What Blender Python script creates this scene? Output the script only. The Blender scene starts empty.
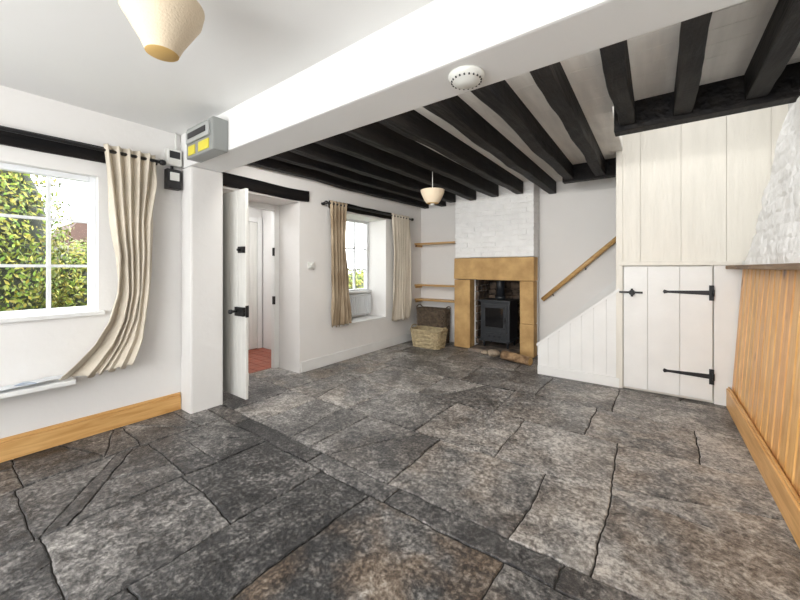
import bpy, bmesh, math, random
from mathutils import Vector, Matrix, noise
random.seed(11)
S=bpy.context.scene
# ---------------------------------------------------------------- materials
def newmat(name):
    m=bpy.data.materials.new(name); m.use_nodes=True
    nt=m.node_tree; return m,nt,nt.nodes['Principled BSDF']
def mat(name,col,rough=.6,var=.0,vscale=4,bump=0.,bscale=30,metal=0,spec=.5,detail=6,stretch=None,col2=None):
    m,nt,b=newmat(name); N=nt.nodes; L=nt.links
    b.inputs['Base Color'].default_value=(*col,1); b.inputs['Roughness'].default_value=rough
    b.inputs['Metallic'].default_value=metal; b.inputs['Specular IOR Level'].default_value=spec
    tc=N.new('ShaderNodeTexCoord'); mp=N.new('ShaderNodeMapping'); L.new(tc.outputs['Object'],mp.inputs[0])
    if stretch: mp.inputs['Scale'].default_value=stretch
    if var>0:
        n=N.new('ShaderNodeTexNoise'); n.inputs['Scale'].default_value=vscale; n.inputs['Detail'].default_value=detail
        L.new(mp.outputs[0],n.inputs['Vector'])
        r=N.new('ShaderNodeValToRGB'); r.color_ramp.elements[0].position=.35; r.color_ramp.elements[1].position=.65
        c2=col2 or tuple(c*(1-var) for c in col)
        r.color_ramp.elements[0].color=(*c2,1); r.color_ramp.elements[1].color=(*col,1)
        L.new(n.outputs[0],r.inputs[0]); L.new(r.outputs[0],b.inputs['Base Color'])
    if bump>0:
        n=N.new('ShaderNodeTexNoise'); n.inputs['Scale'].default_value=bscale; n.inputs['Detail'].default_value=5
        L.new(mp.outputs[0],n.inputs['Vector'])
        bp=N.new('ShaderNodeBump'); bp.inputs['Strength'].default_value=bump; bp.inputs['Distance'].default_value=.02
        L.new(n.outputs[0],bp.inputs['Height']); L.new(bp.outputs[0],b.inputs['Normal'])
    return m
M={}
M['wall']=mat('plaster_white',(.79,.775,.755),.85,.03,1.5,.35,7)
M['ceil']=mat('ceiling_white',(.82,.815,.80),.9,.02,2,.1,5)
M['ceilb']=mat('ceiling_board',(.84,.82,.78),.85,.18,3,.2,9,stretch=(4,.5,1))
M['brickw']=mat('whitewashed_brick',(.87,.87,.86),.8,.06,9,.5,25)
M['rough']=mat('rough_white_render',(.90,.90,.89),.85,.08,9,1.0,16)
M['black']=mat('black_beam_paint',(.010,.008,.007),.6,.8,5,1.0,9,stretch=(2.5,.35,2.5),spec=.2,col2=(.002,.002,.003))
M['iron']=mat('black_iron',(.010,.010,.012),.4,.2,20,.2,60,spec=.4)
M['stove']=mat('stove_iron',(.020,.023,.028),.42,.2,20,.1,60)
M['glassdark']=mat('stove_glass',(.006,.006,.007),.08)
M['cream']=mat('cream_boards',(.75,.72,.65),.55,.07,3,.25,12,stretch=(5,5,.5))
M['whitepaint']=mat('white_gloss_paint',(.79,.79,.775),.45,.05,4,.12,12)
M['doorp']=mat('door_paint',(.76,.75,.71),.5,.10,5,.2,12,stretch=(5,5,.5))
M['upvc']=mat('window_white',(.80,.82,.84),.35)
M['plug']=mat('white_plastic',(.74,.74,.70),.4)
M['sand']=mat('sandstone',(.60,.385,.165),.85,.4,5,.5,22,col2=(.42,.255,.10),detail=9)
M['soot']=mat('firebox_rubble',(.17,.12,.085),.9,.7,9,1.0,12,col2=(.03,.024,.02))
M['hearth']=mat('hearth_stone',(.24,.19,.15),.7,.5,9,.7,15,col2=(.05,.045,.042))
M['rock']=mat('loose_rock',(.42,.34,.25),.85,.5,9,.6,15)
M['bark']=mat('log_bark',(.40,.26,.14),.9,.6,14,1,20,col2=(.16,.09,.045))
M['box']=mat('consumer_unit_grey',(.26,.27,.26),.4)
M['boxw']=mat('consumer_unit_cover',(.40,.41,.40),.4)
M['dark']=mat('dark_plastic',(.02,.02,.022),.4)
M['yellow']=mat('yellow_label',(.70,.60,.05),.5)
M['curtain']=mat('curtain_linen',(.70,.63,.52),.9,.14,3,.25,180)
M['curtain2']=mat('curtain_tan',(.46,.37,.26),.9,.35,3,.2,180,col2=(.26,.19,.12))
M['shade']=mat('lampshade_fabric',(.74,.62,.46),.8,.06,3,.2,120)
M['shadein']=mat('lampshade_base',(.62,.40,.14),.7)
M['basket']=mat('wicker_light',(.54,.44,.27),.8,.3,20,.3,60)
M['basketd']=mat('wicker_dark',(.15,.11,.075),.75,.5,20,.3,60)
M['gravel']=mat('garden_ground',(.12,.14,.06),.9,.4,3,.3,12)
M['house']=mat('neighbour_render',(.22,.20,.18),.9,.1,3)
M['roof']=mat('neighbour_roof',(.10,.06,.05),.9,.2,6)
M['paperw']=mat('paper_white',(.75,.77,.80),.6)
M['paperb']=mat('paper_print',(.25,.34,.50),.5,.6,25,0,10,col2=(.6,.65,.7))
M['quarry']=mat('quarry_tile',(.34,.09,.05),.4,.3,9)
def wood(name,c1,c2,scale=3,st=(12,12,1),rough=.4):
    m,nt,b=newmat(name); N=nt.nodes; L=nt.links
    tc=N.new('ShaderNodeTexCoord'); mp=N.new('ShaderNodeMapping'); mp.inputs['Scale'].default_value=st
    L.new(tc.outputs['Object'],mp.inputs[0])
    n=N.new('ShaderNodeTexNoise'); n.inputs['Scale'].default_value=scale; n.inputs['Detail'].default_value=7; n.inputs['Distortion'].default_value=.7
    L.new(mp.outputs[0],n.inputs['Vector'])
    r=N.new('ShaderNodeValToRGB'); r.color_ramp.elements[0].position=.3; r.color_ramp.elements[1].position=.68
    r.color_ramp.elements[0].color=(*c2,1); r.color_ramp.elements[1].color=(*c1,1)
    L.new(n.outputs[0],r.inputs[0])
    at=N.new('ShaderNodeAttribute'); at.attribute_name='tone'
    mx=N.new('ShaderNodeMix'); mx.data_type='RGBA'; mx.blend_type='MULTIPLY'; mx.inputs[0].default_value=1
    L.new(r.outputs[0],mx.inputs[6]); L.new(at.outputs['Color'],mx.inputs[7])
    v=N.new('ShaderNodeTexVoronoi'); v.inputs['Scale'].default_value=5
    mp2=N.new('ShaderNodeMapping'); mp2.inputs['Scale'].default_value=tuple(.9 if s>5 else .5 for s in st)
    L.new(tc.outputs['Object'],mp2.inputs[0]); L.new(mp2.outputs[0],v.inputs['Vector'])
    rk=N.new('ShaderNodeValToRGB'); rk.color_ramp.elements[0].position=.05; rk.color_ramp.elements[1].position=.13
    rk.color_ramp.elements[0].color=(.35,.22,.15,1); rk.color_ramp.elements[1].color=(1,1,1,1)
    L.new(v.outputs['Distance'],rk.inputs[0])
    m2=N.new('ShaderNodeMix'); m2.data_type='RGBA'; m2.blend_type='MULTIPLY'; m2.inputs[0].default_value=1
    L.new(mx.outputs[2],m2.inputs[6]); L.new(rk.outputs[0],m2.inputs[7])
    L.new(m2.outputs[2],b.inputs['Base Color']); b.inputs['Roughness'].default_value=rough
    return m
M['pine']=wood('varnished_pine',(.88,.53,.21),(.66,.33,.095))
M['piney']=wood('skirting_pine',(.74,.45,.18),(.54,.28,.085),st=(12,1,12))
M['pinex']=wood('shelf_pine',(.62,.40,.16),(.45,.25,.09),st=(1,12,12))
M['oakledge']=wood('ledge_timber',(.30,.20,.12),(.12,.075,.045),st=(12,1,12),rough=.7)
m,nt,b=newmat('window_glass'); N=nt.nodes; L=nt.links
tr=N.new('ShaderNodeBsdfTransparent'); gl=N.new('ShaderNodeBsdfGlossy'); gl.inputs['Roughness'].default_value=.02
mx=N.new('ShaderNodeMixShader'); mx.inputs[0].default_value=.04
L.new(tr.outputs[0],mx.inputs[1]); L.new(gl.outputs[0],mx.inputs[2]); L.new(mx.outputs[0],N['Material Output'].inputs[0]); M['glass']=m
m,nt,b=newmat('leaf_green'); N=nt.nodes; L=nt.links
at=N.new('ShaderNodeAttribute'); at.attribute_name='tone'; L.new(at.outputs['Color'],b.inputs['Base Color']); b.inputs['Roughness'].default_value=.5; M['leaf']=m
# flagstone
m,nt,b=newmat('flagstone'); N=nt.nodes; L=nt.links
tc=N.new('ShaderNodeTexCoord'); at=N.new('ShaderNodeAttribute'); at.attribute_name='tone'
sp=N.new('ShaderNodeSeparateColor'); L.new(at.outputs['Color'],sp.inputs[0])
off=N.new('ShaderNodeVectorMath'); off.operation='MULTIPLY'; off.inputs[1].default_value=(0,0,9)
cb=N.new('ShaderNodeCombineXYZ'); L.new(sp.outputs[2],cb.inputs[2]); L.new(cb.outputs[0],off.inputs[0])
ad=N.new('ShaderNodeVectorMath'); ad.operation='ADD'; L.new(tc.outputs['Object'],ad.inputs[0]); L.new(off.outputs[0],ad.inputs[1])
def nz(scale,det,rg=.6,dist=0):
    n=N.new('ShaderNodeTexNoise'); n.inputs['Scale'].default_value=scale; n.inputs['Detail'].default_value=det
    n.inputs['Roughness'].default_value=rg; n.inputs['Distortion'].default_value=dist
    L.new(ad.outputs[0],n.inputs['Vector']); return n
def math2(op,a,b_):
    x=N.new('ShaderNodeMath'); x.operation=op
    for i,v in enumerate((a,b_)):
        if isinstance(v,(int,float)): x.inputs[i].default_value=v
        else: L.new(v,x.inputs[i])
    return x.outputs[0]
def ramp(inp,stops):
    r=N.new('ShaderNodeValToRGB'); els=r.color_ramp.elements
    while len(els)<len(stops): els.new(.5)
    for e,(p,c) in zip(els,stops): e.position=p; e.color=(*c,1)
    L.new(inp,r.inputs[0]); return r.outputs[0]
def mixc(f,a,c,mode='MIX'):
    x=N.new('ShaderNodeMix'); x.data_type='RGBA'; x.blend_type=mode
    if isinstance(f,(int,float)): x.inputs[0].default_value=f
    else: L.new(f,x.inputs[0])
    for i,v in ((6,a),(7,c)):
        if isinstance(v,tuple): x.inputs[i].default_value=(*v,1)
        else: L.new(v,x.inputs[i])
    return x.outputs[2]
big=nz(1.7,7,.66,.4); fine=nz(12,11,.84,.15); grit=nz(48,7,.85)
h1=math2('ADD',math2('MULTIPLY',fine.outputs[0],.95),math2('MULTIPLY',big.outputs[0],.65))
h1=math2('ADD',h1,math2('MULTIPLY',grit.outputs[0],.90))           # mean ~1.25
h=math2('ADD',h1,math2('MULTIPLY',math2('SUBTRACT',sp.outputs[0],.5),.6))
hh_=math2('SUBTRACT',h,.55)                                            # mean ~.70
grey=ramp(hh_,[(.50,(.013,.013,.014)),(.61,(.046,.045,.046)),(.71,(.130,.124,.119)),(.82,(.29,.275,.26)),(.97,(.60,.575,.54))])
brn=ramp(hh_,[(.50,(.018,.013,.010)),(.61,(.072,.050,.036)),(.71,(.18,.135,.098)),(.83,(.35,.295,.24)),(.97,(.60,.55,.49))])
bm=math2('MULTIPLY',sp.outputs[1],ramp(nz(3.2,4).outputs[0],[(.42,(0,0,0)),(.60,(1,1,1))]))
colr=mixc(bm,grey,brn)
cr=nz(2.7,5,.55,.6)
crk=ramp(math2('ABSOLUTE',math2('SUBTRACT',cr.outputs[0],.5),0),[(.0,(.35,.35,.35)),(.005,(1,1,1))])
L.new(mixc(.6,colr,crk,'MULTIPLY'),b.inputs['Base Color'])
L.new(ramp(fine.outputs[0],[(.3,(.25,)*3),(.7,(.55,)*3)]),b.inputs['Roughness'])
bp=N.new('ShaderNodeBump'); bp.inputs['Strength'].default_value=.6; bp.inputs['Distance'].default_value=.012
L.new(h1,bp.inputs['Height']); L.new(bp.outputs[0],b.inputs['Normal'])
b.inputs['Specular IOR Level'].default_value=.5
M['flag']=m
M['joint']=mat('floor_joint_earth',(.04,.036,.032),.9,.5,12,.4,40)
# ---------------------------------------------------------------- builder
class B:
    def __init__(s): s.bm=bmesh.new(); s.ms=[]; s.tl=s.bm.loops.layers.float_color.new('tone')
    def mi(s,m):
        if m not in s.ms: s.ms.append(m)
        return s.ms.index(m)
    def _fin(s,faces,m,smooth=False,tone=(1,1,1)):
        i=s.mi(m)
        for f in faces:
            f.material_index=i; f.smooth=smooth
            for l in f.loops: l[s.tl]=(*tone,1)
    def box(s,x0,x1,y0,y1,z0,z1,m,bev=0,rot=None,tone=(1,1,1),jit=0):
        r=bmesh.ops.create_cube(s.bm,size=1); vs=r['verts']
        c=Vector(((x0+x1)/2,(y0+y1)/2,(z0+z1)/2))
        for v in vs: v.co=Vector((v.co.x*(x1-x0),v.co.y*(y1-y0),v.co.z*(z1-z0)))
        if jit:
            for v in vs: v.co+=Vector([random.uniform(-jit,jit) for _ in range(3)])
        fs=list({f for v in vs for f in v.link_faces})
        if bev>0:
            es=list({e for v in vs for e in v.link_edges})
            r=bmesh.ops.bevel(s.bm,geom=es,offset=bev,segments=2,affect='EDGES',profile=.6)
            vs=list({v for f in r['faces'] for v in f.verts}|{v for v in vs if v.is_valid})
            fs=list({f for v in vs for f in v.link_faces})
        R=rot if rot else Matrix.Identity(3)
        for v in vs: v.co=c+R@v.co
        s._fin(fs,m,False,tone); return vs
    def cyl(s,p0,p1,r0,m,r1=None,seg=20,cap=True,smooth=True):
        p0=Vector(p0);p1=Vector(p1); r1=r0 if r1 is None else r1
        d=p1-p0; q=d.to_track_quat('Z','Y').to_matrix()
        a=[s.bm.verts.new(p0+q@Vector((r0*math.cos(t),r0*math.sin(t),0))) for t in [2*math.pi*i/seg for i in range(seg)]]
        c=[s.bm.verts.new(p1+q@Vector((r1*math.cos(t),r1*math.sin(t),0))) for t in [2*math.pi*i/seg for i in range(seg)]]
        fs=[s.bm.faces.new((a[i],a[(i+1)%seg],c[(i+1)%seg],c[i])) for i in range(seg)]
        s._fin(fs,m,smooth)
        if cap: s._fin([s.bm.faces.new(a[::-1]),s.bm.faces.new(c)],m)
    def lathe(s,prof,c,m,seg=32,smooth=True):
        c=Vector(c); rings=[]
        for r,z in prof: rings.append([s.bm.verts.new(c+Vector((r*math.cos(2*math.pi*i/seg),r*math.sin(2*math.pi*i/seg),z))) for i in range(seg)])
        fs=[]
        for k in range(len(rings)-1):
            for i in range(seg): fs.append(s.bm.faces.new((rings[k][i],rings[k][(i+1)%seg],rings[k+1][(i+1)%seg],rings[k+1][i])))
        s._fin(fs,m,smooth); return rings
    def prism(s,pts,ax,a0,a1,m,tone=(1,1,1)):
        f={'y':lambda p,a:(p[0],a,p[1]),'x':lambda p,a:(a,p[0],p[1]),'z':lambda p,a:(p[0],p[1],a)}[ax]
        A=[s.bm.verts.new(f(p,a0)) for p in pts]; C=[s.bm.verts.new(f(p,a1)) for p in pts]; n=len(pts)
        fs=[s.bm.faces.new(A),s.bm.faces.new(C[::-1])]+[s.bm.faces.new((A[i],C[i],C[(i+1)%n],A[(i+1)%n])) for i in range(n)]
        s._fin(fs,m,False,tone)
    def quad(s,ps,m,tone=(1,1,1),smooth=False):
        f=s.bm.faces.new([s.bm.verts.new(p) for p in ps]); s._fin([f],m,smooth,tone)
    def grid(s,fn,nu,nv,m,smooth=True):
        V=[[s.bm.verts.new(fn(i/nu,j/nv)) for j in range(nv+1)] for i in range(nu+1)]
        s._fin([s.bm.faces.new((V[i][j],V[i+1][j],V[i+1][j+1],V[i][j+1])) for i in range(nu) for j in range(nv)],m,smooth)
    def done(s,name,recalc=True):
        if recalc: bmesh.ops.recalc_face_normals(s.bm,faces=s.bm.faces)
        me=bpy.data.meshes.new(name); s.bm.to_mesh(me); s.bm.free()
        for k in s.ms: me.materials.append(M[k])
        o=bpy.data.objects.new(name,me); S.collection.objects.link(o); return o
XL=-3.4; XR=.98; YF=-1.7; YB=5.25; ZF=2.43; ZB=2.47
# ---------------------------------------------------------------- floor
def clip(poly,p,n):
    out=[]
    for i in range(len(poly)):
        a=poly[i]; c=poly[(i+1)%len(poly)]
        da=(a-p).dot(n); dc=(c-p).dot(n)
        if da>=0: out.append(a)
        if (da>0)!=(dc>0) and abs(da-dc)>1e-9:
            t=da/(da-dc); out.append(a+(c-a)*t)
    return out
def inset(poly,g):
    src=list(poly); out=list(poly)
    for i in range(len(src)):
        a=src[i]; c=src[(i+1)%len(src)]; e=(c-a)
        if e.length<1e-5: continue
        e.normalize(); n=Vector((-e.y,e.x)); out=clip(out,a+n*g,n)
        if len(out)<3: return None
    return out
def warp(p):
    q=Vector((p.x*.9,p.y*.9,3.1)); w=noise.noise_vector(q)*.055
    q2=Vector((p.x*5,p.y*5,8.1)); w2=noise.noise_vector(q2)*.014
    q3=Vector((p.x*24,p.y*24,1.1)); w3=noise.noise_vector(q3)*.006
    k=min(1,abs(p.y-1.515)/.5)*.75+.25
    return Vector((p.x+w.x+w2.x+w3.x,p.y+w.y*.6*k+w2.y+w3.y))
fb=B()
fb.box(XL-.5,XR+.1,YF-.1,5.75,-.10,-.011,'joint')
def slab(poly,tone,brown,gap=.0035):
    p=inset(poly,gap)
    if not p: return
    pts=[]
    for i in range(len(p)):
        a=p[i]; c=p[(i+1)%len(p)]; n=max(1,int((c-a).length/.025))
        for k in range(n): pts.append(a+(c-a)*k/n)
    if len(pts)<5: return
    cen=sum(pts,Vector((0,0)))/len(pts)
    t=(tone,brown,random.random()); hz=random.uniform(-.003,.0); tx=random.uniform(-.004,.004); ty=random.uniform(-.004,.004)
    def Z(q,d): return hz+d+min(0,(q.x-cen.x)*tx+(q.y-cen.y)*ty)
    ins=[]
    for q in pts:
        d=cen-q; ins.append(q+d.normalized()*min(.005+.007*abs(noise.noise(Vector((q.x*15,q.y*15,0)))),d.length*.3))
    A=[fb.bm.verts.new((*warp(q),-.024)) for q in pts]
    A2=[fb.bm.verts.new((*warp(q),Z(q,-.004))) for q in pts]
    C=[fb.bm.verts.new((*warp(q),Z(q,0))) for q in ins]
    n=len(pts); fs=[fb.bm.faces.new(C)]
    for X,Y in ((A,A2),(A2,C)):
        for i in range(n): fs.append(fb.bm.faces.new((X[i],X[(i+1)%n],Y[(i+1)%n],Y[i])))
    fb._fin(fs,'flag',False,t)
def crack(poly,prob):
    res=[poly]
    if random.random()<prob:
        cen=sum(poly,Vector((0,0)))/len(poly)+Vector((random.uniform(-.12,.12),random.uniform(-.12,.12)))
        an=random.uniform(0,math.pi); n=Vector((math.cos(an),math.sin(an)))
        res=[q for q in (clip(poly,cen,n),clip(poly,cen,-n)) if len(q)>2]
    return res
R=lambda x0,x1,y0,y1:[Vector((x0,y0)),Vector((x1,y0)),Vector((x1,y1)),Vector((x0,y1))]
rows=[(1.585,2.22,[-3.9,-3.0,-2.62,-1.95,-1.27,-.54,-.2,1.1],[.48,.54,.52,.48,.58,.64,.62],[0,.3,0,.2,.5,.4,.6]),
(2.22,2.90,[-3.9,-3.05,-2.2,-1.5,-.86,-.2,1.1],[.52,.56,.50,.56,.62,.61],[.7,.4,.1,.3,.3,.6]),
(2.90,3.52,[-3.9,-2.75,-1.95,-1.15,-.42,.25,1.1],[.56,.62,.50,.56,.54,.62],[.8,.3,0,.3,.6,.4]),
(3.52,4.20,[-3.9,-2.9,-1.75,-.95,-.3,1.1],[.58,.52,.46,.56,.58],[.5,.1,0,.4,.3]),
(4.20,4.78,[-3.9,-3.1,-2.3,-1.4,-.5,1.1],[.56,.52,.56,.52,.5],[.4,.2,.3,.2,.2]),
(4.78,5.75,[-3.9,-2.7,-1.5,-.6,1.1],[.52,.50,.52,.5],[.2,.2,.2,.2])]
for (ya,yb,xs_,tn,bn) in rows:
    for i in range(len(xs_)-1):
        for q in crack(R(xs_[i],xs_[i+1],ya,yb),.12 if ya<2.5 else .25): slab(q,tn[i]+.02+random.uniform(-.02,.02),bn[i],.004)
x=-3.5
while x<XR:
    w=random.uniform(.45,.9); slab(R(x,min(x+w,XR+.1),1.445,1.585),random.uniform(.36,.46),random.choice([0,.3]),.0045); x+=w
cols=[(-3.5,-2.9),(-2.9,-2.28),(-2.28,-1.66),(-1.66,-1.27),(-1.27,-.50),(-.50,.25),(.25,1.1)]
for ci,(a,c) in enumerate(cols):
    y=1.445; first=True
    while y>YF-.1:
        if ci==3: l=.98 if first else random.uniform(.6,.9)
        elif ci>=4: l=random.uniform(.9,1.2)
        else: l=random.uniform(.38,.72)
        y1=max(y-l,YF-.1)
        if y1-(YF-.1)<.15: y1=YF-.1
        poly=R(a,c,y1,y)
        if ci<3:
            tone=random.uniform(.38,.50); br=random.choice([0,0,.3]); ps=[q2 for q in crack(poly,.65) for q2 in crack(q,.45)]
        elif ci==3: tone=.28; br=0; ps=[poly]
        else: tone=random.uniform(.46,.54); br=1.0 if ci==4 else .6; ps=[poly]
        for q in ps: slab(q,tone+random.uniform(-.04,.04),br,.0035)
        y=y1; first=False
fb.done('floor')
# ---------------------------------------------------------------- walls
w=B(); O1=-3.56; O2=-3.87
def wl(y0,y1,z0,z1,o): w.box(o,XL,y0,y1,z0,z1,'wall')
WT=1.945; WY=.755
wl(YF,-.5,-.1,2.5,O1); wl(-.5,WY,-.1,.92,O1); wl(-.5,WY,WT,2.5,O1); wl(WY,1.32,-.1,2.5,O1)
wl(1.32,1.69,-.1,2.55,O2); wl(1.69,2.6,2.03,2.55,O2); wl(2.6,3.2,-.1,2.55,O2)
wl(3.2,4.24,-.1,.46,O2); wl(3.2,4.24,2.0,2.55,O2); wl(4.24,5.7,-.1,2.55,O2)
w.done('wall_left')
CX0,CX1,CY=-2.58,-1.355,4.98
w=B(); w.box(XL,-2.58,YB,5.45,-.1,2.55,'wall'); w.box(CX1,XR+.1,YB,5.45,-.1,3.4,'wall'); w.done('wall_back')
w=B(); w.box(XR,XR+.15,YF-.1,5.45,-.1,3.4,'wall'); w.done('wall_right')
w=B(); w.box(O1,-2.6,YF-.15,YF,-.1,2.5,'wall'); w.box(.4,XR,YF-.15,YF,-.1,2.5,'wall')
w.box(-2.6,.4,YF-.15,YF,-.1,.7,'wall'); w.box(-2.6,.4,YF-.15,YF,2.2,2.5,'wall'); w.done('wall_front')
w=B(); w.box(XL,XL+.2,1.32,1.6,-.02,2.128,'wall',.018); w.done('wall_pier')
w=B(); w.box(XL-.02,XR+.01,1.32,1.6,2.13,2.6,'ceil',.012); w.done('boxed_beam')
c=B(); c.box(O1,XR+.1,YF-.15,1.32,ZF,2.6,'ceil')
c.done('ceiling')
c=B()
def boards(x0,x1,y0,y1):
    c.box(x0,x1,y0,y1,ZB+.012,2.6,'ceilb')
    y=y0
    while y<y1-.01:
        e=min(y+.155,y1); c.box(x0,x1,y+.002,e-.002,ZB,ZB+.02,'ceilb'); y=e
boards(O2,-.9,1.6,5.45); boards(-.9,-.27,1.6,4.5); boards(-.27,XR+.1,1.6,3.06)
c.box(-1.05,XR+.1,2.95,5.45,3.3,3.4,'ceil'); c.box(-1.05,-.9,2.95,5.45,2.6,3.3,'ceil'); c.box(-.9,XR,2.95,3.06,2.6,3.3,'ceil')
c.done('ceiling_boards')
for x in (-3.28,-2.94,-2.60,-2.25,-1.90,-1.54,-1.17,-.83,-.50,-.17,.155,.50):
    j=B(); y1=5.24
    if -2.65<x<-1.2: y1=4.955
    if x>-.95: y1=4.5
    if x>-.3: y1=3.04
    wd=.050
    vs=j.box(x-wd,x+wd,1.605,y1,2.30,ZB-.001,'black',.008)
    bmesh.ops.subdivide_edges(j.bm,edges=[e for e in j.bm.edges if abs(e.verts[0].co.y-e.verts[1].co.y)>1],cuts=40)
    for v in j.bm.verts:
        if v.co.z<2.44:
            nn=noise.noise_vector(Vector((x*3,v.co.y*1.6,v.co.z*2))); n2=noise.noise_vector(Vector((v.co.x*20,v.co.y*6,v.co.z*20)))
            v.co.x+=nn.x*.018+n2.x*.005; v.co.z+=nn.z*.018+n2.z*.005
    j.done('ceiling_joist')
j=B(); j.box(-.90,-.26,4.51,4.62,2.28,2.6,'black',.01); j.done('stair_trimmer')
j=B(); j.box(-.25,.70,3.05,3.17,2.27,2.55,'black',.01); j.done('trimmer_beam')
def lintel(name,y0,y1,z0,z1):
    l=B(); l.box(XL+.001,XL+.035,y0,y1,z0,z1,'black',.008)
    bmesh.ops.subdivide_edges(l.bm,edges=[e for e in l.bm.edges if abs(e.verts[0].co.y-e.verts[1].co.y)>.5],cuts=14)
    for v in l.bm.verts:
        nn=noise.noise_vector(Vector((3,v.co.y*2.5,v.co.z*2))); v.co.z+=nn.z*.018
    l.done(name)
lintel('window_lintel',-.75,.86,2.045,2.165); lintel('door_lintel',1.61,2.72,2.05,2.18); lintel('window_lintel',3.05,4.36,2.02,2.12)
# ---------------------------------------------------------------- windows
def window(name,x,y0,y1,z0,z1,cols,rows,dep=.06,fr=.05):
    g=B()
    g.box(x-dep,x,y0,y0+fr,z0,z1,'upvc',.006); g.box(x-dep,x,y1-fr,y1,z0,z1,'upvc',.006)
    g.box(x-dep,x,y0+fr,y1-fr,z0,z0+fr,'upvc',.006); g.box(x-dep,x,y0+fr,y1-fr,z1-fr,z1,'upvc',.006)
    for c_ in cols: g.box(x-dep+.01,x-.01,c_[0]-c_[1]/2,c_[0]+c_[1]/2,z0+fr,z1-fr,'upvc')
    for r in rows: g.box(x-dep+.02,x-.018,y0+fr,y1-fr,r-.010,r+.010,'upvc')
    g.quad([(x-.035,y0+fr,z0+fr),(x-.035,y1-fr,z0+fr),(x-.035,y1-fr,z1-fr),(x-.035,y0+fr,z1-fr)],'glass')
    return g
g=window('window_1',-3.46,-.5,WY,.92,WT,[(.50,.020),(.20,.07),(-.15,.020)],[1.265,1.60],fr=.04)
g.box(-3.46,-3.37,-.55,.79,.895,.925,'whitepaint',.005); g.done('window_1')
g=window('window_2',-3.76,3.2,4.24,.88,2.0,[(3.62,.05),(3.42,.02),(3.93,.02)],[1.22,1.55],fr=.04); 
g.box(-3.76,-3.70,3.2,4.24,.86,.89,'whitepaint'); g.done('window_2')
g=B(); g.box(-3.82,-3.40,3.2,4.24,.461,.485,'whitepaint',.006); g.box(-3.82,-3.765,3.2,4.24,.485,.86,'whitepaint'); g.done('window_seat')
g=B(); g.box(-3.73,-3.70,3.26,4.19,.52,.83,'upvc',.004); yy=3.27
while yy<4.17:
    g.box(-3.705,-3.682,yy,yy+.022,.54,.81,'upvc',.006); yy+=.042
g.box(-3.74,-3.68,3.25,4.20,.825,.84,'upvc',.004); g.box(-3.74,-3.68,3.25,3.262,.515,.83,'upvc'); g.box(-3.74,-3.68,4.188,4.20,.515,.83,'upvc')
for yy in (3.35,4.1): g.box(-3.764,-3.73,yy,yy+.03,.56,.78,'upvc'); g.cyl((-3.71,yy+.01,.4855),(-3.71,yy+.01,.53),.010,'upvc')
g.done('radiator')
g=B()
g.box(-2.6,-2.54,YF-.12,YF-.04,.7,2.2,'upvc'); g.box(.34,.4,YF-.12,YF-.04,.7,2.2,'upvc')
g.box(-2.54,.34,YF-.12,YF-.04,.7,.76,'upvc'); g.box(-2.54,.34,YF-.12,YF-.04,2.14,2.2,'upvc')
for x in (-1.6,-.6): g.box(x-.03,x+.03,YF-.12,YF-.04,.76,2.14,'upvc')
g.done('added_fill_window')  # invented window behind the camera, added to frame the fill light
# ---------------------------------------------------------------- entrance door & porch
d=B()
x0,x1,y0=-3.80,-3.05,1.73
for k in range(5):
    a=x0+(x1-x0)*k/5; e=x0+(x1-x0)*(k+1)/5; d.box(a+.0015,e-.0015,y0,y0+.028,.03,1.99,'doorp',.003)
for z in (.2,1.0,1.75): d.box(x0+.03,x1-.03,y0+.028,y0+.052,z-.06,z+.06,'doorp',.004)
d.box(x1-.15,x1-.004,y0-.028,y0,.80,.885,'iron',.004); d.cyl((x1-.11,y0-.028,.845),(x1-.11,y0-.075,.845),.012,'iron'); 
d.lathe([(.0,-.022),(.016,-.018),(.024,0),(.016,.018),(0,.022)],(x1-.11,y0-.085,.845),'iron',16)
d.box(x1-.10,x1-.004,y0-.024,y0,1.39,1.45,'iron',.004); d.cyl((x1-.06,y0-.02,1.42),(x1-.06,y0-.05,1.42),.011,'iron')
d.box(x1-.012,x1+.002,y0+.0,y0+.03,.79,.90,'iron'); 
for z in (.25,1.7): d.box(x0-.0,x0+.42,y0+.052,y0+.058,z-.02,z+.02,'iron')
d.done('door_1')
f=B()
f.box(-3.87,-3.80,2.53,2.6,0,2.03,'whitepaint',.005); f.box(-3.87,-3.80,1.69,1.73,0,2.03,'whitepaint',.005); f.box(-3.87,-3.80,1.73,2.53,1.96,2.03,'whitepaint',.005)
f.box(-3.80,-3.785,2.50,2.525,1.40,1.50,'iron'); f.box(-3.81,-3.78,2.505,2.53,.80,.9,'iron')
f.done('door_frame')
p=B(); PX=-5.0
p.box(PX,O2,1.3,3.1,-.1,-.02,'quarry')
for i in range(8):
    for k in range(12):
        p.box(PX+i*.141+.003,PX+i*.141+.138,1.32+k*.148+.003,1.32+k*.148+.145,-.02,.0,'quarry')
p.done('porch_floor')
p=B(); p.box(PX-.1,PX,1.3,3.1,-.1,2.4,'wall'); p.box(PX-.1,O2,1.2,1.3,-.1,2.4,'wall'); p.box(PX-.1,O2,3.1,3.18,-.1,2.4,'wall'); p.box(PX-.1,O2,1.2,3.18,2.3,2.4,'ceil'); p.done('wall_porch')
p=B()
for k in range(6): p.box(PX+.001,PX+.035,2.22+k*.13+.002,2.22+k*.13+.128,.01,1.95,'doorp',.004)
p.box(PX+.001,PX+.05,2.14,2.215,.0,2.03,'whitepaint',.004); p.box(PX+.001,PX+.05,3.005,3.08,.0,2.03,'whitepaint',.004); p.box(PX+.001,PX+.05,2.215,3.005,1.955,2.03,'whitepaint',.004)
p.box(PX+.035,PX+.06,2.26,2.30,.95,1.1,'iron'); p.done('door_2')
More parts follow.
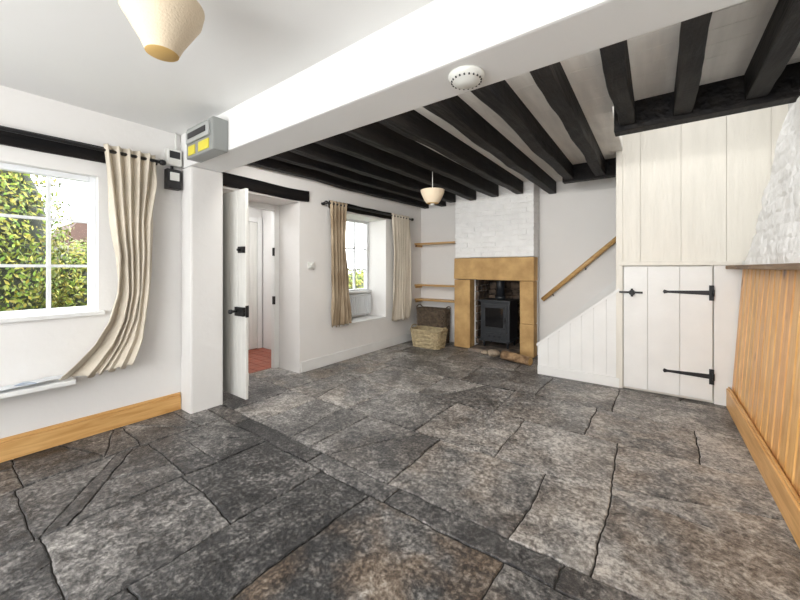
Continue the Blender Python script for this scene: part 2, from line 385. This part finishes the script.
k=B(); k.box(XL,XL+.022,YF,1.315,0,.125,'piney',.003); k.box(XL+.0,XL+.014,YF,1.315,.125,.15,'piney',.006); k.done('baseboard_left')
k=B(); k.box(XL,XL+.015,2.62,5.24,0,.13,'whitepaint',.004); k.done('baseboard_rear_left')
# ---------------------------------------------------------------- chimney breast
JX=-1.545
b_=B()
b_.box(CX0+.01,CX1-.01,CY+.006,5.7,1.412,2.469,'brickw'); b_.box(CX0+.01,-2.30,CY+.16,5.7,-.02,1.41,'brickw'); b_.box(JX,CX1-.01,CY+.16,5.7,-.02,1.41,'brickw')
b_.box(CX0,CX1,5.7,5.8,-.02,2.469,'soot'); b_.box(-2.30,JX,CY+.17,5.7,1.20,1.41,'soot')
z=1.412; r=0
while z<2.44:
    hh=.074; x=CX0-(.11 if r%2 else 0)
    while x<CX1:
        a=max(x,CX0); e=min(x+.222,CX1)
        if e-a>.04:
            o=random.uniform(-.006,.003); b_.box(a+.001,e-.001,CY+o,CY+.06,z+.001,min(z+hh,2.462)-.001,'brickw',.010,jit=.004)
        x+=.226
    y=CY+.064+(.05 if r%2 else 0)
    while y<YB:
        b_.box(CX1-.05,CX1-.004+random.uniform(-.003,.002),y,min(y+.21,YB),z+.002,min(z+hh,2.462)-.001,'brickw',.010,jit=.003); y+=.214
    z+=.078; r+=1
for side in range(3):
    z=.05
    while z<1.15:
        hh=random.uniform(.09,.15); t=0; Lr=(.52 if side<2 else .74)
        while t<Lr:
            l=random.uniform(.12,.26); e=min(t+l,Lr); o=random.uniform(0,.03)
            if side==0: b_.box(-2.30,-2.27+o,5.15+t,5.15+e-.01,z,z+hh-.012,'soot',.012,jit=.006)
            elif side==1: b_.box(JX-.03-o,JX,5.15+t,5.15+e-.01,z,z+hh-.012,'soot',.012,jit=.006)
            else: b_.box(-2.29+t,-2.29+e-.01,5.63-o,5.70,z,z+hh-.012,'soot',.015,jit=.008)
            t=e
        z+=hh
b_.done('chimney_breast')
s_=B()
s_.box(CX0-.0,CX1+.01,CY-.03,CY+.155,1.07,1.405,'sand',.012,jit=.005)
for (a,e) in ((CX0,-2.31),(JX,CX1)):
    z=0
    for hh in ((1.068,) if a<-2 else (.46,.608)): s_.box(a,e,CY-.02,CY+.15,z,z+hh-.002,'sand',.008,jit=.003); z+=hh
s_.done('fireplace_surround')
h_=B(); h_.box(-2.28,JX-.02,4.82,5.60,-.02,.045,'hearth',.015,jit=.006); h_.done('hearth')
r_=B()
for (x,y,rr) in ((-1.98,4.74,.05),(-1.84,4.71,.085),):
    q=bmesh.ops.create_icosphere(r_.bm,subdivisions=2,radius=rr)
    for v in q['verts']:
        v.co*=1+.35*noise.noise(v.co*14+Vector((x*9,0,0))); v.co.z*=.6; v.co+=Vector((x,y,rr*.55))
    r_._fin(list({f for v in q['verts'] for f in v.link_faces}),'rock')
r_.done('hearth_rocks')
lg=B(); a=Vector((-1.68,4.66,.062)); e=Vector((-1.28,4.54,.058)); lg.cyl(a,e,.062,'bark',.055,seg=14)
for p_ in ((a,-.003),(e,.003)): 
    dd=(e-a).normalized(); lg.cyl(p_[0]+dd*p_[1]*.2,p_[0]+dd*p_[1],.048,'pinex',seg=14)
lg.done('firewood_log')
# stove
st=B(); sx0,sx1,sy0,sy1=-2.17,-1.72,5.04,5.42; cx=(sx0+sx1)/2
st.box(sx0,sx1,sy0,sy1,.16,.74,'stove',.012); st.box(sx0-.02,sx1+.02,sy0-.03,sy1+.01,.735,.765,'stove',.008); st.box(sx0-.015,sx1+.015,sy0-.025,sy1,.145,.175,'stove',.006)
for x in (sx0+.04,sx1-.04):
    for y in (sy0+.04,sy1-.04): st.cyl((x,y,.049),(x,y,.16),.014,'stove',.026)
st.box(sx0+.035,sx1-.035,sy0-.02,sy0,.27,.70,'stove',.008)
st.box(sx0+.075,sx1-.075,sy0-.024,sy0-.018,.36,.65,'glassdark')
for (a,e,z0,z1) in ((sx0+.06,sx0+.085,.335,.675),(sx1-.085,sx1-.06,.335,.675),(sx0+.06,sx1-.06,.335,.36),(sx0+.06,sx1-.06,.65,.675)): st.box(a,e,sy0-.032,sy0-.018,z0,z1,'stove',.003)
st.box(sx0+.06,sx1-.06,sy0-.016,sy0,.195,.245,'stove',.004)
for x in (cx-.08,cx,cx+.08): st.cyl((x,sy0-.03,.22),(x,sy0,.22),.014,'iron')
st.cyl((sx1-.05,sy0-.06,.50),(sx1-.05,sy0-.01,.50),.008,'iron'); st.cyl((sx1-.05,sy0-.06,.44),(sx1-.05,sy0-.06,.52),.010,'iron')
st.box(sx0-.0,sx1+.0,sy0-.06,sy0,.15,.162,'stove')
st.cyl((cx,sy1-.14,.765),(cx,sy1-.14,.82),.078,'stove'); st.cyl((cx,sy1-.14,.80),(cx,sy1-.14,1.20),.063,'stove')
st.done('wood_burning_stove')
for z in (1.67,.95,.70):
    q=B(); q.box(XL+.005,CX0-.004,5.03,YB-.002,z-.013,z+.013,'pinex',.003)
    q.box(XL+.005,XL+.03,5.06,YB-.004,z-.05,z-.013,'pinex'); q.box(CX0-.03,CX0-.004,5.16,YB-.004,z-.05,z-.013,'pinex'); q.done('alcove_shelf')
def basket(name,x0,x1,y0,y1,z0,z1,m,flare=.04,nrow=9):
    q=B(); cx,cy=(x0+x1)/2,(y0+y1)/2; hx,hy=(x1-x0)/2,(y1-y0)/2; n=56
    def P(t,z,off=0):
        k=(z-z0)/(z1-z0); fx=hx-flare+flare*k+off; fy=hy-flare+flare*k+off
        ct,sn=math.cos(t),math.sin(t); e=.35
        return Vector((cx+fx*math.copysign(abs(ct)**e,ct),cy+fy*math.copysign(abs(sn)**e,sn),z))
    rows=nrow*2
    V=[[q.bm.verts.new(P(2*math.pi*i/n,z0+(z1-z0)*j/rows,(.007 if (i//2+j//2)%2 else -.005)+(.004 if j%2 else 0))) for i in range(n)] for j in range(rows+1)]
    q._fin([q.bm.faces.new((V[j][i],V[j][(i+1)%n],V[j+1][(i+1)%n],V[j+1][i])) for j in range(rows) for i in range(n)],m,False)
    W=[q.bm.verts.new(P(2*math.pi*i/n,z0+.01,-.02)) for i in range(n)]; q._fin([q.bm.faces.new(W)],m)
    for i in range(n):
        q.cyl(P(2*math.pi*i/n,z1,0),P(2*math.pi*(i+1)/n,z1,0),.013,m,seg=6,cap=False)
    for sgn in (-1,1):
        pr=None
        for i in range(9):
            t=math.pi*i/8; pt=Vector((cx+sgn*(hx+.0+.015*math.sin(t)),cy+.09*math.cos(t),z1+.05*math.sin(t)))
            if pr: q.cyl(pr,pt,.009,m,seg=6,cap=False)
            pr=pt
    q.done(name)
basket('wicker_basket',-3.16,-2.62,4.52,4.86,.002,.28,'basket')
basket('wicker_hamper',-3.31,-2.76,4.94,5.20,.002,.56,'basketd',.015,16)
# ---------------------------------------------------------------- stairs
t=B()
for i in range(6): t.box(-1.06+i*.24,.5,4.335,5.22,(i)*.19 if i else 0,(i+1)*.19,'whitepaint',.004); t.box(-1.08+i*.24,-.82+i*.24,4.335,5.22,(i+1)*.19,(i+1)*.19+.02,'pinex',.004)
t.prism([(-1.24,.0),(-1.24,.30),(-.2,1.30),(.3,1.5),(.3,.9),(-1.0,.0)],'y',5.222,5.247,'whitepaint')
t.done('staircase')
hr=B(); a=Vector((-1.29,5.17,.80)); e=Vector((-.22,5.17,1.78)); hr.cyl(a,e,.03,'pinex')
for f_ in (.12,.5,.88):
    p_=a.lerp(e,f_); hr.cyl(p_+Vector((0,0,-.02)),p_+Vector((0,.075,-.06)),.009,'iron')
hr.done('stair_handrail')
PY=4.27
t=B()
n=7; xa,xb=-1.12,-.30
for i in range(n):
    a=xa+(xb-xa)*i/n; e=xa+(xb-xa)*(i+1)/n; za=.33+(a-xa)/(xb-xa)*.68; ze=.33+(e-xa)/(xb-xa)*.68
    t.prism([(a+.002,0),(e-.002,0),(e-.002,ze),(a+.002,za)],'y',PY,PY+.03,'whitepaint')
t.prism([(xa,0),(xb,0),(xb,1.0),(xa,.32)],'y',PY+.008,PY+.05,'whitepaint')
t.prism([(xa-.01,.325),(xb,1.01),(xb,1.04),(xa-.01,.355)],'y',PY-.012,PY+.055,'whitepaint')
t.box(xa,xb,PY-.014,PY,0,.10,'whitepaint',.003)
t.done('stair_side_panel')
t=B()
t.box(-.30,XR-.005,PY+.03,PY+.06,0,3.29,'cream'); t.box(-.33,-.27,PY-.008,PY+.06,0,3.29,'cream',.004)
xs=[-.27,-.12,.20,.52,.80,XR-.005]
for i in range(len(xs)-1): t.box(xs[i]+.0008,xs[i+1]-.0008,PY,PY+.03,1.31,3.29,'cream',.003)
t.box(-.30,.62,PY-.02,PY+.03,1.275,1.315,'cream',.004)
t.box(.435,.60,PY-.002,PY+.03,0,1.275,'whitepaint',.004); t.box(.60,XR-.005,PY,PY+.03,0,1.31,'whitepaint')
t.done('stair_partition')
d=B(); xs=[-.262,-.06,.19,.425]
for i in range(3): d.box(xs[i]+.001,xs[i+1]-.001,PY-.012,PY+.022,.03,1.265,'whitepaint',.003)
def T(z):
    d.prism([(.42,z-.022),(.42,z+.022),(.10,z+.011),(.07,z+.02),(.06,z),(.07,z-.02),(.10,z-.011)],'y',PY-.018,PY-.012,'iron')
    d.box(.40,.435,PY-.022,PY-.012,z-.07,z+.07,'iron',.002); d.cyl((.43,PY-.024,z-.03),(.43,PY-.024,z+.03),.009,'iron')
T(1.02); T(.25)
d.cyl((-.19,PY-.012,1.0),(-.19,PY-.03,1.0),.028,'iron'); d.box(-.30,-.10,PY-.035,PY-.025,.992,1.012,'iron',.003); d.box(-.20,-.18,PY-.05,PY-.02,.96,1.04,'iron',.003)
d.done('door_3')
# ---------------------------------------------------------------- right wall wainscot, hood
t=B(); y=1.62
def wx(z): return .54+.08*z/1.25
while y<PY-.03:
    e=min(y+.132,PY-.022); tn=random.uniform(.85,1.08); tt=(tn,tn*random.uniform(.94,1.0),tn*.97)
    g_=.004; bv=.012
    prof=[(y+g_,.014),(y+g_+bv,0),(e-g_-bv,0),(e-g_,.014)]
    lo=[t.bm.verts.new((wx(0)+dx,yy,0)) for yy,dx in prof]; hi=[t.bm.verts.new((wx(1.24)+dx,yy,1.24)) for yy,dx in prof]
    t._fin([t.bm.faces.new((lo[k_],hi[k_],hi[k_+1],lo[k_+1])) for k_ in range(3)],'pine',False,tt); y=e
t.prism([(wx(0)+.014,0),(XR-.002,0),(XR-.002,1.24),(wx(1.24)+.014,1.24)],'y',1.62,PY-.024,'oakledge',tone=(.3,.25,.25))
t.done('pine_wainscot',False)
t=B(); t.box(.515,.54,1.62,PY-.024,0,.17,'piney',.004,tone=(1.1,1.05,1)); t.box(.525,.54,1.62,PY-.024,.17,.185,'piney',.004); t.done('baseboard_right')
t=B(); t.box(.50,XR-.003,1.62,4.2,1.241,1.272,'oakledge',.006)
bmesh.ops.subdivide_edges(t.bm,edges=[e for e in t.bm.edges if abs(e.verts[0].co.y-e.verts[1].co.y)>1],cuts=24)
for v in t.bm.verts:
    if v.co.x<.6: v.co.x+=noise.noise(Vector((1,v.co.y*4,0)))*.02
t.done('mantel_ledge')
t=B()
def hood_front(u,v):
    z=1.273+v*1.18; ye=4.13-v*.93; y=1.62+(ye-1.62)*u; x=.62+v*.085
    nn=noise.noise(Vector((y*5,z*5,0)))*.016+noise.noise(Vector((y*16,z*16,3)))*.008
    yw=y+.02*noise.noise(Vector((y*4,z*4,5))); zw=z+.02*noise.noise(Vector((y*4,z*4,15)))
    row=zw/.095; r0=math.floor(row); fr=row-r0; col_=yw/.25+(.5 if int(r0)%2 else 0)+.3*noise.noise(Vector((r0*3.3,0,0))); fc=col_-math.floor(col_)
    m_=min(fr,1-fr)*.095; m2=min(fc,1-fc)*.25; gr=max(0,1-min(m_,m2)/.016)*.0045
    if u>=1: y+=noise.noise(Vector((3,z*9,0)))*.03
    return Vector((x+nn+gr,y,z))
t.grid(hood_front,230,110,'rough')
def hood_end(u,v):
    p0=hood_front(1,v); return Vector((p0.x+(XR-.002-p0.x)*u,p0.y+noise.noise(Vector((u*3,p0.z*8,9)))*.02*(1 if u>0 else 0),p0.z))
t.grid(hood_end,10,110,'rough')
t.done('chimney_hood',False)
# ---------------------------------------------------------------- electrics
e_=B(); e_.box(-3.0,-2.56,1.205,1.318,2.11,2.35,'box',.012); e_.box(-2.97,-2.60,1.188,1.206,2.22,2.32,'boxw',.006); e_.box(-2.93,-2.64,1.184,1.189,2.25,2.295,'dark',.002)
e_.box(-2.78,-2.62,1.199,1.206,2.13,2.20,'yellow'); e_.box(-3.02,-3.0,1.22,1.318,2.12,2.34,'dark'); e_.box(-2.95,-2.84,1.199,1.206,2.13,2.20,'yellow'); e_.done('consumer_unit')
e_=B(); e_.box(XL+.001,XL+.08,1.19,1.30,2.13,2.27,'plug',.01); e_.box(XL+.08,XL+.084,1.205,1.285,2.19,2.25,'dark'); e_.box(XL+.001,XL+.07,1.19,1.30,1.93,2.10,'dark',.006); e_.box(XL+.07,XL+.085,1.21,1.28,2.0,2.07,'plug',.004)
e_.cyl((XL+.03,1.24,2.10),(XL+.03,1.24,2.13),.012,'dark'); e_.cyl((XL+.03,1.27,2.27),(XL+.03,1.27,2.425),.010,'plug'); e_.done('electricity_meter')
e_=B(); e_.box(XL+.001,XL+.03,2.72,2.80,1.24,1.32,'plug',.006); e_.cyl((XL+.03,2.76,1.28),(XL+.045,2.76,1.28),.022,'plug'); e_.done('thermostat')
e_=B(); e_.lathe([(0,-.045),(.035,-.045),(.042,-.038),(.060,-.034),(.072,-.022),(.082,-.010),(.082,-.001),(0,-.001)],(-.693,1.45,2.13),'plug'); 
for i in range(20):
    a=i*math.pi/10; e_.box(-.693+.066*math.cos(a)-.003,-.693+.066*math.cos(a)+.003,1.45+.066*math.sin(a)-.003,1.45+.066*math.sin(a)+.003,2.097,2.104,'dark')
e_.done('smoke_alarm')
# ---------------------------------------------------------------- pendants
def pendant(x,y,zc,zb,zt,rb,rt):
    q=B(); q.lathe([(0,0),(.045,0),(.045,-.018),(.02,-.03),(0,-.03)],(x,y,zc),'plug',24)
    q.cyl((x,y,zc-.02),(x,y,zt-.02),.004,'plug',seg=8); q.cyl((x,y,zt-.03),(x,y,zt-.10),.018,'plug',seg=12)
    q.lathe([(rt,zt),(rt*.93,zt-(zt-zb)*.25),(rb*1.35,zb+(zt-zb)*.22),(rb,zb)],(x,y,0),'shade',40)
    q.lathe([(rt-.004,zt-.001),(rb*1.33,zb+(zt-zb)*.23),(rb*.9,zb+.004)],(x,y,0),'shade',40)
    q.lathe([(rb+.001,zb),(rb*.8,zb-.006),(0,zb-.006)],(x,y,0),'shadein',32)
    for i in range(3):
        a=i*2.094; q.cyl((x,y,zt-.03),(x+rt*.97*math.cos(a),y+rt*.97*math.sin(a),zt-.01),.002,'plug',seg=6)
    q.lathe([(0,-.055),(.02,-.05),(.03,-.03),(.022,0),(.012,.02)],(x,y,zt-.12),'plug',16)
    q.done('pendant_lamp')
pendant(-1.545,.535,ZF-.001,2.085,2.28,.055,.145)
pendant(-2.075,3.45,ZB-.001,2.00,2.15,.07,.14)
# ---------------------------------------------------------------- curtains & poles
def curtain(name,x,prof,m,waves,amp,seed):
    q=B()
    def ip(v):
        z=prof[0][0]+(prof[-1][0]-prof[0][0])*v
        for a,c in zip(prof,prof[1:]):
            if a[0]>=z>=c[0]:
                k=(a[0]-z)/(a[0]-c[0]+1e-9)
                return z,a[1]+(c[1]-a[1])*k,a[2]+(c[2]-a[2])*k
        return (z,prof[-1][1],prof[-1][2])
    def fn(u,v):
        z,y0,y1=ip(v)
        w1=noise.noise(Vector((u*2.2,v*1.3,seed))); w2=noise.noise(Vector((u*5,v*4,seed+9)))
        ph=(u+.16*w1*min(1,v*3))*waves*2*math.pi
        k=1-.6*v*max(0,math.sin(u*7+seed))
        off=amp*math.sin(ph)*k+.05*w1*v+.018*w2*v
        return Vector((x+off,y0+(y1-y0)*u+.012*math.sin(2*ph)+.02*w2*v,z+.012*math.sin(ph+1)*v+.03*w1*v*v))
    q.grid(fn,waves*16,60,m)
    o=q.done(name,False); sd=o.modifiers.new('thick','SOLIDIFY'); sd.thickness=.003; return o
curtain('curtain',-3.29,[(2.17,.76,1.09),(1.75,.80,1.07),(1.35,.84,1.05),(1.05,.83,1.04),(.85,.79,1.02),(.68,.71,.99),(.56,.61,.95),(.48,.53,.92)],'curtain',5,.038,2.3)
curtain('curtain',-3.29,[(2.10,2.98,3.29),(1.5,3.00,3.26),(.9,3.02,3.28),(.50,2.98,3.32)],'curtain2',5,.034,5.1)
curtain('curtain',-3.29,[(2.10,4.24,4.72),(1.5,4.28,4.72),(.9,4.26,4.72),(.42,4.24,4.74)],'curtain',6,.034,8.7)
def pole(y0,y1,z,x=-3.29):
    q=B(); q.cyl((x,y0,z),(x,y1,z),.013,'iron')
    for y,s1 in ((y0,-1),(y1,1)): q.lathe([(0,-.025),(.02,-.018),(.026,0),(.02,.018),(0,.025)],(x,y+s1*.012,z),'iron',16)
    for y in (y0+.02,y1-.02): q.cyl((XL+.036,y,z),(x,y,z),.007,'iron'); q.cyl((XL+.001,y,z),(XL+.04,y,z),.02,'iron')
    q.done('curtain_pole')
pole(-.62,1.13,2.125); pole(2.93,4.80,2.065)
q=B(); q.box(XL+.001,XL+.17,-.9,.60,.445,.475,'whitepaint',.006); q.box(XL+.001,XL+.03,-.85,.57,.39,.445,'whitepaint'); q.done('low_shelf')
q=B()
for i in range(10):
    y=.0+i*.05+random.uniform(-.02,.02); z=.4765+i*.0024; an=random.uniform(-.7,.7)
    Rm=Matrix.Rotation(an,3,'Z')@Matrix.Rotation(random.uniform(-.06,.0),3,'Y')
    q.box(-3.36,-3.25,y,y+.10,z+.003,z+.0045,'paperb' if i%3==1 else 'paperw',rot=Rm)
q.done('leaflets')
# ---------------------------------------------------------------- garden
q=B(); q.box(-30,-5.15,-15,30,-.4,-.25,'gravel'); q.box(-5.15,O2-.01,3.2,30,-.4,-.25,'gravel'); q.box(-5.15,O1-.01,-15,1.15,-.4,-.25,'gravel'); q.done('garden_ground')
def bush(blobs,nl,size=.035,br=1):
    q=B()
    for (c_,r_v) in blobs:
        k=bmesh.ops.create_icosphere(q.bm,subdivisions=3,radius=1)
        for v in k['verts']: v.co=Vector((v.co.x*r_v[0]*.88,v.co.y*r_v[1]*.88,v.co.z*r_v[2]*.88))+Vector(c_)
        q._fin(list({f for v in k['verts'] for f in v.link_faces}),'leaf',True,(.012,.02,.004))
        for i in range(nl):
            d_=Vector((random.gauss(0,1),random.gauss(0,1),random.gauss(0,1))).normalized()
            if d_.x<-.3: d_.x*=-1
            rad=random.uniform(.86,1.08)+.12*noise.noise(d_*4)
            p_=Vector((d_.x*r_v[0]*rad,d_.y*r_v[1]*rad,d_.z*r_v[2]*rad))+Vector(c_)
            n_=(d_+Vector([random.uniform(-.7,.7) for _ in range(3)])).normalized()
            u_=n_.orthogonal().normalized(); u_=Matrix.Rotation(random.uniform(0,6.28),3,n_)@u_; v_=n_.cross(u_)
            s1=size*random.uniform(.7,1.5); g_=random.uniform(.5,1.3)*br
            col=(.19*g_*random.uniform(.6,1.4),.22*g_,.022*g_)
            q.quad([p_-u_*s1,p_-v_*s1*.45,p_+u_*s1,p_+v_*s1*.45],'leaf',col)
    q.done('garden_shrub',False)
bush([((-6.4,-.02,1.4),(.75,1.10,1.95)),((-6.2,-1.3,1.0),(.8,.9,1.6))],16000,.027)
bush([((-7.2,1.45,.6),(.7,.85,1.05)),((-9.0,2.9,.5),(.8,1.2,.9))],8000,.03)
bush([((-8.2,8.6,.2),(.9,1.4,1.0))],4000,.05)
q=B(); q.box(-24,-20,3.2,9,-.3,2.2,'house'); q.prism([(3.0,2.2),(9.2,2.2),(8.4,3.3),(3.8,3.3)],'x',-24,-20,'roof'); q.done('neighbouring_house')
# ---------------------------------------------------------------- light
W=bpy.data.worlds.new('World'); S.world=W; W.use_nodes=True
bg=W.node_tree.nodes['Background']; bg.inputs[0].default_value=(.94,.97,1,1); bg.inputs[1].default_value=6.0
def area(name,loc,rot,sx,sy,pw,col=(1,1,1)):
    l=bpy.data.lights.new(name,'AREA'); l.shape='RECTANGLE'; l.size=sx; l.size_y=sy; l.energy=pw; l.color=col
    o=bpy.data.objects.new(name,l); S.collection.objects.link(o); o.location=loc; o.rotation_euler=rot; return o
area('fill_behind_camera',(-1.1,YF-.2,1.45),(math.radians(90),0,0),2.9,1.4,84,(1,.98,.95))  # added fill light shining in from behind the camera
area('hidden_fill_strip',(-1.4,1.66,2.25),(math.radians(62),0,0),3.2,.08,40,(1,.97,.92))  # added fill strip, kept out of view behind the boxed beam
area('porch_fill',(-4.4,2.2,2.28),(0,0,0),.5,.5,18)  # added fill to brighten the porch, no fitting there
area('stairwell_fill',(.3,3.7,3.28),(0,0,0),.6,.6,11)  # added fill above the stair void, for partition and hood
sn=bpy.data.lights.new('sun','SUN'); sn.energy=5; sn.angle=.02; sn.color=(1,.95,.85)
so=bpy.data.objects.new('sun',sn); S.collection.objects.link(so); so.rotation_euler=Vector((.75,.25,.85)).to_track_quat('Z','Y').to_euler()
# ---------------------------------------------------------------- camera
cam=bpy.data.cameras.new('camera'); co=bpy.data.objects.new('camera',cam); S.collection.objects.link(co)
co.location=(0,0,1.25); co.rotation_euler=(math.radians(90),0,math.radians(36.4))
cam.sensor_width=36; cam.lens=346/800*36; cam.shift_y=-.04; cam.clip_start=.05
S.camera=co
S.view_settings.view_transform='Standard'
